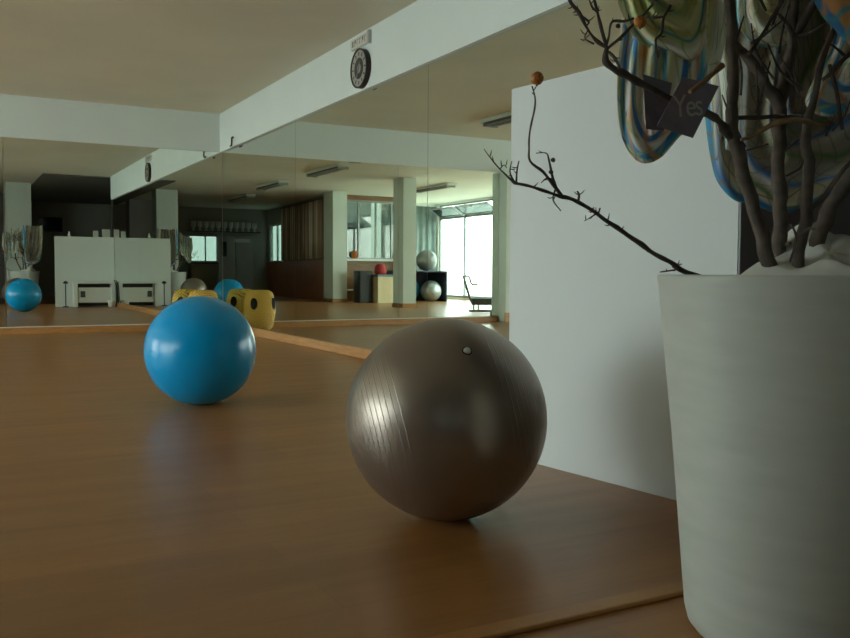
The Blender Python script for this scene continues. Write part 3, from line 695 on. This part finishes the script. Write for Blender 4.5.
br('stem', [(778,300,2.02,7.5),(778,262,2.02,7.5),(780,215,2.00,7),(778,170,1.98,6.6),(779,130,1.97,6.8),(777,100,1.96,7),(765,84,1.95,6),(745,54,1.93,5),(735,45,1.88,4)])
br('stem', [(778,108,1.97,6.5),(788,62,1.97,5.5),(793,35,1.98,5),(795,0,1.98,4.5),(802,-90,2.0,3),(815,-180,2.0,2)])
br('stem', [(795,33,1.98,4.5),(812,8,1.96,4.5),(830,-30,1.94,3.5),(850,-110,1.93,2.5)])
br('stem', [(800,300,1.90,6.5),(799,258,1.90,6),(806,212,1.89,6),(809,170,1.88,5.5),(808,128,1.87,5),(814,100,1.86,3.5),(822,60,1.85,3),(840,10,1.84,2.5),(852,-60,1.83,2)])
br('stem', [(806,300,2.0,8),(811,256,1.99,8),(829,213,1.97,7.5),(850,176,1.95,7),(885,110,1.93,6),(915,0,1.9,4),(930,-120,1.9,3)])
br('stem', [(740,150,1.87,5.5),(724,128,1.84,4.5),(711,115,1.80,4),(690,108,1.75,3.6),(672,100,1.73,3.4),(645,86,1.71,3.4),(625,76,1.70,3.8),(609,65,1.69,4.2),(606,58,1.69,3.2),(607,47,1.69,2.8)], M_twig, 8, 0.2)
for p in ([(607,48,1.69,2.2),(596,40,1.69,1.9),(587,28,1.68,1.7),(579,12,1.68,1.9),(570,0,1.67,2.2),(560,-30,1.67,1.5)],
          [(607,48,1.69,2.0),(601,26,1.69,1.7),(597,10,1.69,1.5),(593,-8,1.69,1.3)],
          [(597,12,1.69,1.1),(592,6,1.68,1.1),(587,-8,1.68,0.9)],
          [(606,47,1.69,1.5),(609,36,1.69,1.2),(612,22,1.69,1.3),(625,21,1.68,1.4),(634,18,1.68,1.2)],
          [(607,49,1.69,2.0),(620,38,1.68,1.5),(633,25,1.68,1.5),(648,10,1.67,1.4),(662,-8,1.67,1.2)],
          [(609,52,1.69,1.6),(614,57,1.68,1.5),(620,68,1.68,1.6)],
          [(577,10,1.68,1.2),(583,17,1.68,1.1),(589,22,1.68,1.2),(585,27,1.68,0.8)],
          [(588,30,1.68,0.9),(585,38,1.67,0.7),(594,44,1.67,0.9)],
          [(672,3,1.72,1.5),(664,17,1.70,1.4),(662,32,1.70,1.5),(656,40,1.70,1.3),(658,58,1.71,1.1)],
          [(646,17,1.71,1.0),(656,18,1.70,1.2),(664,17,1.70,1.1)]):
    br('twig', p, M_twig, 6, 0.25, thorns=3)
br('twig', [(727,118,1.86,2.2),(760,117,1.86,2.3),(785,117,1.85,2.1),(803,116,1.86,1.8)], M_twig)
br('twig', [(741,140,1.83,2.0),(752,136,1.83,2.0),(770,126,1.82,2.4),(785,121,1.82,2.8),(803,121,1.82,2.6),(818,124,1.83,2),(832,123,1.83,1)], M_stick)
br('twig', [(722,66,1.70,3.2),(708,78,1.68,3.0),(690,92,1.66,2.6)], M_stick)
br('twig', [(748,55,1.90,2.0),(760,38,1.88,1.8),(775,12,1.86,1.7),(783,-8,1.85,1.6),(800,-90,1.83,1)], M_twig)
br('twig', [(736,42,1.86,0.8),(740,28,1.86,1),(744,16,1.86,0.7)], M_twig, thorns=1)
br('twig', [(794,36,1.97,2.8),(788,24,1.95,2.0),(781,16,1.94,1.8),(779,14,1.93,1.2)], M_twig)
br('twig', [(798,36,1.97,2.5),(812,32,1.95,2),(826,23,1.93,1.4)], M_twig)
br('twig', [(838,-8,1.80,2.0),(845,8,1.80,2.4),(856,24,1.80,2.4)], M_twig)
br('twig', [(860,45,1.84,2.2),(845,58,1.83,2),(832,72,1.83,2.4),(822,80,1.84,1.6)], M_twig)
br('twig', [(830,64,1.83,1.6),(833,80,1.83,2.6),(838,100,1.84,2),(842,130,1.86,2)], M_twig)
br('twig', [(784,152,1.9,1.2),(800,140,1.9,1.4),(802,164,1.88,1.1),(793,172,1.88,1.2),(786,176,1.88,1)], M_twig)
br('twig', [(742,152,1.9,0.8),(768,144,1.92,0.9)], M_twig)
br('twig', [(808,212,1.9,2.6),(824,196,1.88,2.4),(845,168,1.86,2.2),(866,150,1.85,2)], M_bark)
br('twig', [(800,236,1.88,2),(808,229,1.86,1.6),(815,229,1.85,1)], M_twig)
br('twig', [(790,262,1.86,1),(796,238,1.86,1.2),(791,224,1.86,1)], M_twig)
br('twig', [(786,244,1.96,2),(790,243,1.94,1.6)], M_bark)
random.seed(33)
for k in range(16):
    x0, y0 = random.uniform(735, 850), random.uniform(10, 150); dd = random.uniform(1.82, 1.97); a = random.uniform(-2.6, -0.5); L = random.uniform(25, 60)
    x1, y1 = x0+L*math.cos(a), y0+L*math.sin(a)
    br('twig', [(x0, y0, dd, 1.4), ((x0+x1)/2+random.uniform(-5,5), (y0+y1)/2+random.uniform(-5,5), dd-0.01, 1.1), (x1, y1, dd-0.02, 0.6)], M_twig, 6, 0.25, 4, thorns=3)
# low side branch reaching out over the rim to the left
lb = [(800,300,1.95,4),(740,287,1.92,3.8),(700,277,1.87,3.0),(683,271,1.85,2.8),(672,263,1.84,2.5),(655,254,1.83,2.4),(640,243,1.82,2.3),(620,230,1.81,2.2),(600,216,1.80,2.1),(585,206,1.79,2.0),(572,199,1.78,1.9),(560,196,1.77,1.9),(545,191,1.76,1.7),(530,186,1.75,1.5),(514,183,1.74,1.4)]
br('branch', lb, M_twig, 7, 0.2, thorns=12)
random.seed(5)
for p in ([(514,183,1.74,1.3),(507,176,1.74,1.0),(500,169,1.73,0.9),(492,160,1.73,0.7),(484,149,1.72,0.4)],
          [(514,182,1.74,1.1),(510,172,1.74,0.8),(512,161,1.74,0.6)],
          [(516,182,1.74,1.0),(517,170,1.74,0.8),(519,161,1.75,0.5)],
          [(500,169,1.73,0.8),(504,165,1.73,0.6),(507,168,1.73,0.5)],
          [(562,196,1.77,1.9),(553,184,1.77,1.7),(543,172,1.77,1.4),(530,161,1.77,1.4),(529,148,1.77,1.2),(530,130,1.78,1.1),(534,112,1.78,1.1),(535,98,1.78,1.0),(532,86,1.78,0.8)],
          [(556,188,1.77,1.5),(552,175,1.77,1.4),(549,160,1.77,1.1),(546,153,1.77,0.7),(536,153,1.78,0.5)],
          [(553,180,1.77,1.2),(547,178,1.77,0.9),(541,183,1.77,0.5)],
          [(555,190,1.77,1.1),(553,200,1.77,0.9),(561,211,1.77,0.4)],
          [(578,203,1.78,1.2),(579,195,1.78,1.0),(577,191,1.78,0.7)],
          [(598,215,1.80,1.2),(600,208,1.80,0.8)],
          [(596,214,1.80,1.0),(588,219,1.79,0.6),(584,221,1.79,0.4)],
          [(679,270,1.84,1.2),(676,266,1.84,0.8),(682,264,1.84,0.5)],
          [(675,270,1.84,1.0),(660,272,1.83,0.6)]):
    br('twig', p, M_twig, 6, 0.2, 4, thorns=2)
def fruit(px, py, d, r, lab):
    bm = bmesh.new(); bmesh.ops.create_icosphere(bm, subdivisions=4, radius=r*d/F)
    for v in bm.verts: v.co *= 1+0.12*noise.noise(v.co*130)
    o = obj('dried_fruit', bm, M_fruit, tree, True, org=None); o.location = at(px, py, d) - Vector(tree.location); o['label'] = lab
    b2 = bmesh.new(); rr = r*d/F; tube(b2, [(0,0,-rr*0.8),(0,0,-rr*1.15)], [rr*0.22, rr*0.12], 8); s = obj('calyx', b2, M_twig, None); s.parent = o
fruit(537, 78.5, 1.78, 6.6, 'dried orange fruit on the tip of the low twig')
fruit(640, 22, 1.66, 6.2, 'dried red-orange fruit among the upper twigs')
for (px, py, d) in ((618,26,1.68),(553,160,1.76),(551,172,1.76)):
    bm = bmesh.new(); bmesh.ops.create_icosphere(bm, subdivisions=2, radius=2.4*d/F)
    for v in bm.verts: v.co *= 1+0.3*noise.noise(v.co*300)
    o = obj('bud', bm, M_twig, tree, True); o.location = at(px, py, d) - Vector(tree.location)

random.seed(21)
anchor = []
for k in range(46):
    x0, y0, dd = random.uniform(620, 890), random.uniform(-60, -30), random.uniform(1.75, 2.1)
    x1, y1 = x0+random.uniform(-45, 45), y0-random.uniform(60, 150)
    q = [(x0, y0, dd, 1.3), ((x0+x1)/2+random.uniform(-8,8), (y0+y1)/2, dd+random.uniform(-.04,.04), 1.1), (x1, y1, dd+random.uniform(-.1,.1), 0.6)]
    br('twig', q, M_twig, 5, 0.2, 3)
    W3 = [at(*t_[:3]) for t_ in q]
    for j in range(9):
        u = random.random()*2; i = min(int(u), 1); anchor.append(W3[i].lerp(W3[i+1], u-i))
bm = bmesh.new()
for p in anchor:
    L = random.uniform(0.02, 0.038)
    d = Vector((random.gauss(0,1), random.gauss(0,1), random.gauss(0,1))).normalized(); e = d.orthogonal().normalized()*L*0.35
    m_ = p+d*L*0.5; nn = d.cross(e).normalized()*L*0.12
    bm.faces.new([bm.verts.new(q) for q in (p, m_+e+nn, p+d*L, m_-e+nn)])
lv = obj('dry_leaves', bm, M_leaf, tree); lv['kind'] = 'stuff'

# ------------------------------------------------------------------ striped cloths draped over the branches
def drape(label, outer, spine, d0, mat, amp=0.025, seed=0, NU=40, sub=8, bulge=0.05, fr=3.0, kv=1.0):
    """outer: rim of the hanging fold (px,py); spine: matching inner points. Surface bulges towards the middle and is rippled."""
    def dens(pts):
        q = []
        for i in range(len(pts)-1):
            a, b, c, d = [Vector((*pts[max(0, min(len(pts)-1, j))], 0)) for j in (i-1, i, i+1, i+2)]
            for k in range(sub):
                t_ = k/sub; q.append(0.5*((2*b)+(c-a)*t_+(2*a-5*b+4*c-d)*t_*t_+(3*b-a-3*c+d)*t_**3))
        q.append(Vector((*pts[-1], 0))); return q
    O, S = dens(outer), dens(spine)
    bm = bmesh.new(); uvl = bm.loops.layers.uv.new('UVMap'); g = []; uvs = {}
    for j, (a, b) in enumerate(zip(O, S)):
        row = []
        for i in range(NU+1):
            s = i/NU; p = a.lerp(b, s)
            dd = d0 - bulge*math.sin(s*PI/2) + amp*math.sin(s*fr*2*PI + j*0.12 + seed) + amp*0.8*noise.noise(Vector((p.x*0.03, p.y*0.02, seed)))
            v = bm.verts.new(at(p.x, p.y, dd)); row.append(v); uvs[v] = (s, kv*j/len(O))
        g.append(row)
    for a, b in zip(g, g[1:]):
        for i in range(NU):
            f = bm.faces.new((a[i], a[i+1], b[i+1], b[i]))
            for l in f.loops: l[uvl].uv = uvs[l.vert]
    o = obj('scarf', bm, mat, None, True)
    md = o.modifiers.new('s', 'SOLIDIFY'); md.thickness = 0.0012
    return tag(o, label, 'scarf')
drape('striped blue, white and cream gauze scarf hanging lowest on the left of the branches',
      [(634,-180),(630,-100),(626,-20),(622,20),(618,60),(617,100),(621,135),(632,156),(646,163),(662,156),(678,138),(694,124),(706,100),(708,60),(704,0),(700,-90),(696,-180)],
      [(668,-180),(666,-100),(664,-20),(663,15),(662,50),(662,75),(661,92),(660,101),(658,104),(656,101),(655,92),(655,75),(655,50),(655,15),(656,-20),(657,-100),(658,-180)],
      1.80, M_cloA, 0.010, 1.0, fr=2.5, bulge=0.03)
drape('lime green gauze scarf gathered high above the cards',
      [(618,-180),(614,-100),(612,-30),(620,10),(632,34),(650,48),(668,52),(690,60),(700,52),(706,30),(708,0),(712,-90),(712,-180)],
      [(664,-180),(664,-120),(664,-80),(664,-50),(665,-35),(666,-28),(668,-25),(670,-28),(671,-35),(672,-50),(672,-80),(672,-120),(672,-180)],
      1.76, M_cloG, 0.014, 2.4, fr=3.5)
drape('checked pale pouch of gauze hanging just behind the lettered card',
      [(684,-180),(684,-60),(683,10),(683,50),(688,72),(697,82),(709,80),(719,66),(724,40),(724,0),(722,-90),(720,-180)],
      [(702,-180),(702,-60),(702,0),(702,20),(702,36),(702,42),(703,42),(703,36),(703,20),(703,0),(703,-60),(703,-180)],
      1.88, M_cloE, 0.008, 7.0, fr=1.5, bulge=0.03)
drape('wide striped gauze scarf with a blue rim hanging behind the thick stems',
      [(702,-180),(700,-100),(700,0),(702,80),(706,125),(711,158),(718,182),(734,200),(752,204),(780,214),(806,206),(832,196),(862,186),(890,160),(905,100),(905,0),(900,-180)],
      [(790,-180),(789,-100),(788,-20),(788,30),(788,60),(788,80),(788,92),(789,99),(790,102),(792,102),(794,99),(795,90),(795,75),(795,50),(795,10),(795,-60),(795,-180)],
      2.14, M_cloB, 0.02, 4.0, fr=3)
drape('cream and yellow gauze scarf looped high between the two central stems',
      [(728,-180),(734,-60),(737,10),(740,28),(752,42),(770,48),(786,44),(792,34),(796,10),(800,-60),(802,-180)],
      [(766,-180),(766,-80),(766,-30),(766,-18),(767,-10),(768,-8),(769,-10),(770,-18),(770,-30),(770,-80),(770,-180)],
      2.03, M_cloE, 0.01, 2.0, fr=2)
drape('gauze scarf with a bold orange and blue border at the top right corner',
      [(816,-180),(814,-90),(812,-14),(820,12),(832,26),(846,42),(868,58),(900,60),(930,30),(940,-60),(940,-180)],
      [(880,-180),(880,-120),(878,-70),(880,-60),(882,-52),(885,-48),(888,-46),(892,-48),(896,-60),(898,-100),(898,-180)],
      1.78, M_cloD, 0.012, 6.0, fr=1.5)
drape('gauze fold with a broad blue edge hanging right of the stems, under the orange one',
      [(822,-120),(826,-30),(829,15),(830,40),(824,62),(813,82),(806,104),(824,116),(852,112),(880,96),(905,60),(915,-20),(915,-120)],
      [(868,-120),(868,-40),(868,0),(868,20),(868,34),(868,44),(869,50),(870,52),(872,50),(873,40),(874,20),(874,-40),(874,-120)],
      1.98, M_cloA, 0.012, 9.0, fr=2)
drape('narrow blue-edged strip of gauze hanging beside the middle stem',
      [(690,-180),(696,-60),(700,0),(706,22),(711,44),(717,64),(721,90),(724,128),(726,150)],
      [(716,-180),(716,-60),(716,-10),(722,6),(728,30),(733,55),(738,90),(740,128),(738,152)],
      1.97, M_cloE, 0.006, 3.0, NU=16, bulge=0.01, fr=1)

# ------------------------------------------------------------------ the two cards
def card(label, q, d, text=None):
    A = [at(a, b, d+dd) for (a, b, dd) in q]
    n = (A[1]-A[0]).cross(A[3]-A[0]).normalized()
    if n.dot(CAM-A[0]) < 0: n = -n
    bm = bmesh.new(); f = bm.faces.new([bm.verts.new(p) for p in A]); r = bmesh.ops.extrude_face_region(bm, geom=[f])
    bmesh.ops.translate(bm, vec=-n*0.0018, verts=[v for v in r['geom'] if isinstance(v, bmesh.types.BMVert)])
    o = tag(obj('gift_card', bm, M_card), label, 'card')
    if text:
        cu = bpy.data.curves.new('lettering', 'FONT'); cu.body = text; cu.size = 1.0; cu.extrude = 0.004; cu.align_x = 'CENTER'; cu.align_y = 'CENTER'; cu.space_character = 0.85
        to = bpy.data.objects.new('tmp_text', cu); C.objects.link(to); bpy.context.view_layer.update()
        me = bpy.data.meshes.new_from_object(to.evaluated_get(bpy.context.evaluated_depsgraph_get())); bpy.data.objects.remove(to)
        X = (A[1]-A[0]).normalized(); Yv = n.cross(X).normalized(); c = (A[0]+A[1]+A[2]+A[3])/4 + n*0.0012
        tl = 0.3; X2_ = (X*math.cos(tl) + Yv*math.sin(tl)); Y2_ = n.cross(X2_)
        s = (A[1]-A[0]).length*0.62
        me.transform(Matrix(((X2_.x*s, Y2_.x*s*1.3, n.x*s*0.1, c.x), (X2_.y*s, Y2_.y*s*1.3, n.y*s*0.1, c.y), (X2_.z*s, Y2_.z*s*1.3, n.z*s*0.1, c.z), (0,0,0,1))))
        me.materials.clear(); me.materials.append(M_ink)
        lo = bpy.data.objects.new('lettering', me); C.objects.link(lo); lo.parent = o
    return o
card('plum-grey card with pale lettering hung on the twig, right of the plain one', [(683,77,0),(719,86,0.01),(693,138,0.01),(657,126,0)], 1.68, 'Yes')
card('plain plum-grey card hanging behind the lettered one', [(643,74,0),(672,83,0.01),(664,131,0.02),(646,129,0.01)], 1.72)

# ------------------------------------------------------------------ light: daylight only
W = bpy.data.worlds.new('daylight'); sc.world = W; W.use_nodes = True; nt = W.node_tree
bg = nt.nodes['Background']; tc = nt.nodes.new('ShaderNodeTexCoord'); sp = nt.nodes.new('ShaderNodeSeparateXYZ')
nt.links.new(tc.outputs['Generated'], sp.inputs[0])
cr = ramp(nt, sp.outputs['Z'], [(0.0, (0.97, 0.985, 0.955)), (0.12, (0.95, 0.985, 0.97)), (0.5, (0.78, 0.89, 0.94))])
nt.links.new(cr, bg.inputs['Color']); bg.inputs['Strength'].default_value = 4.5
def portal(name, loc, rot, sx_, sy_):
    l = bpy.data.lights.new(name, 'AREA'); l.shape = 'RECTANGLE'; l.size = sx_; l.size_y = sy_; l.cycles.is_portal = True
    o = bpy.data.objects.new(name, l); C.objects.link(o); o.location = loc; o.rotation_euler = rot
for a, b in bays: portal('daylight_portal', (XL-0.13, (a+b)/2, (ZS+ZT)/2), (0, -PI/2, 0), ZT-ZS, b-a)
portal('daylight_portal', (-0.88, YB-0.12, 1.6), (PI/2, 0, 0), 1.0, 0.9)
portal('daylight_portal', (-3.22, -4.34, 1.8), (0, -PI/2, 0.074), 1.3, 1.9)
portal('daylight_portal', ((PX0+PX1)/2, PY-0.095, 2.02), (PI/2, 0, 0), PX1-PX0, 1.56)

sc.view_settings.view_transform = 'Standard'; sc.view_settings.look = 'None'; sc.view_settings.gamma = 1
sc.view_settings.exposure = 1.25; sc.view_settings.use_curve_mapping = False
cy = sc.cycles
cy.max_bounces = 14; cy.diffuse_bounces = 10; cy.glossy_bounces = 8; cy.transparent_max_bounces = 12; cy.transmission_bounces = 4
cy.sample_clamp_indirect = 6.0; cy.caustics_reflective = True; cy.blur_glossy = 0.3
cy.use_denoising = True
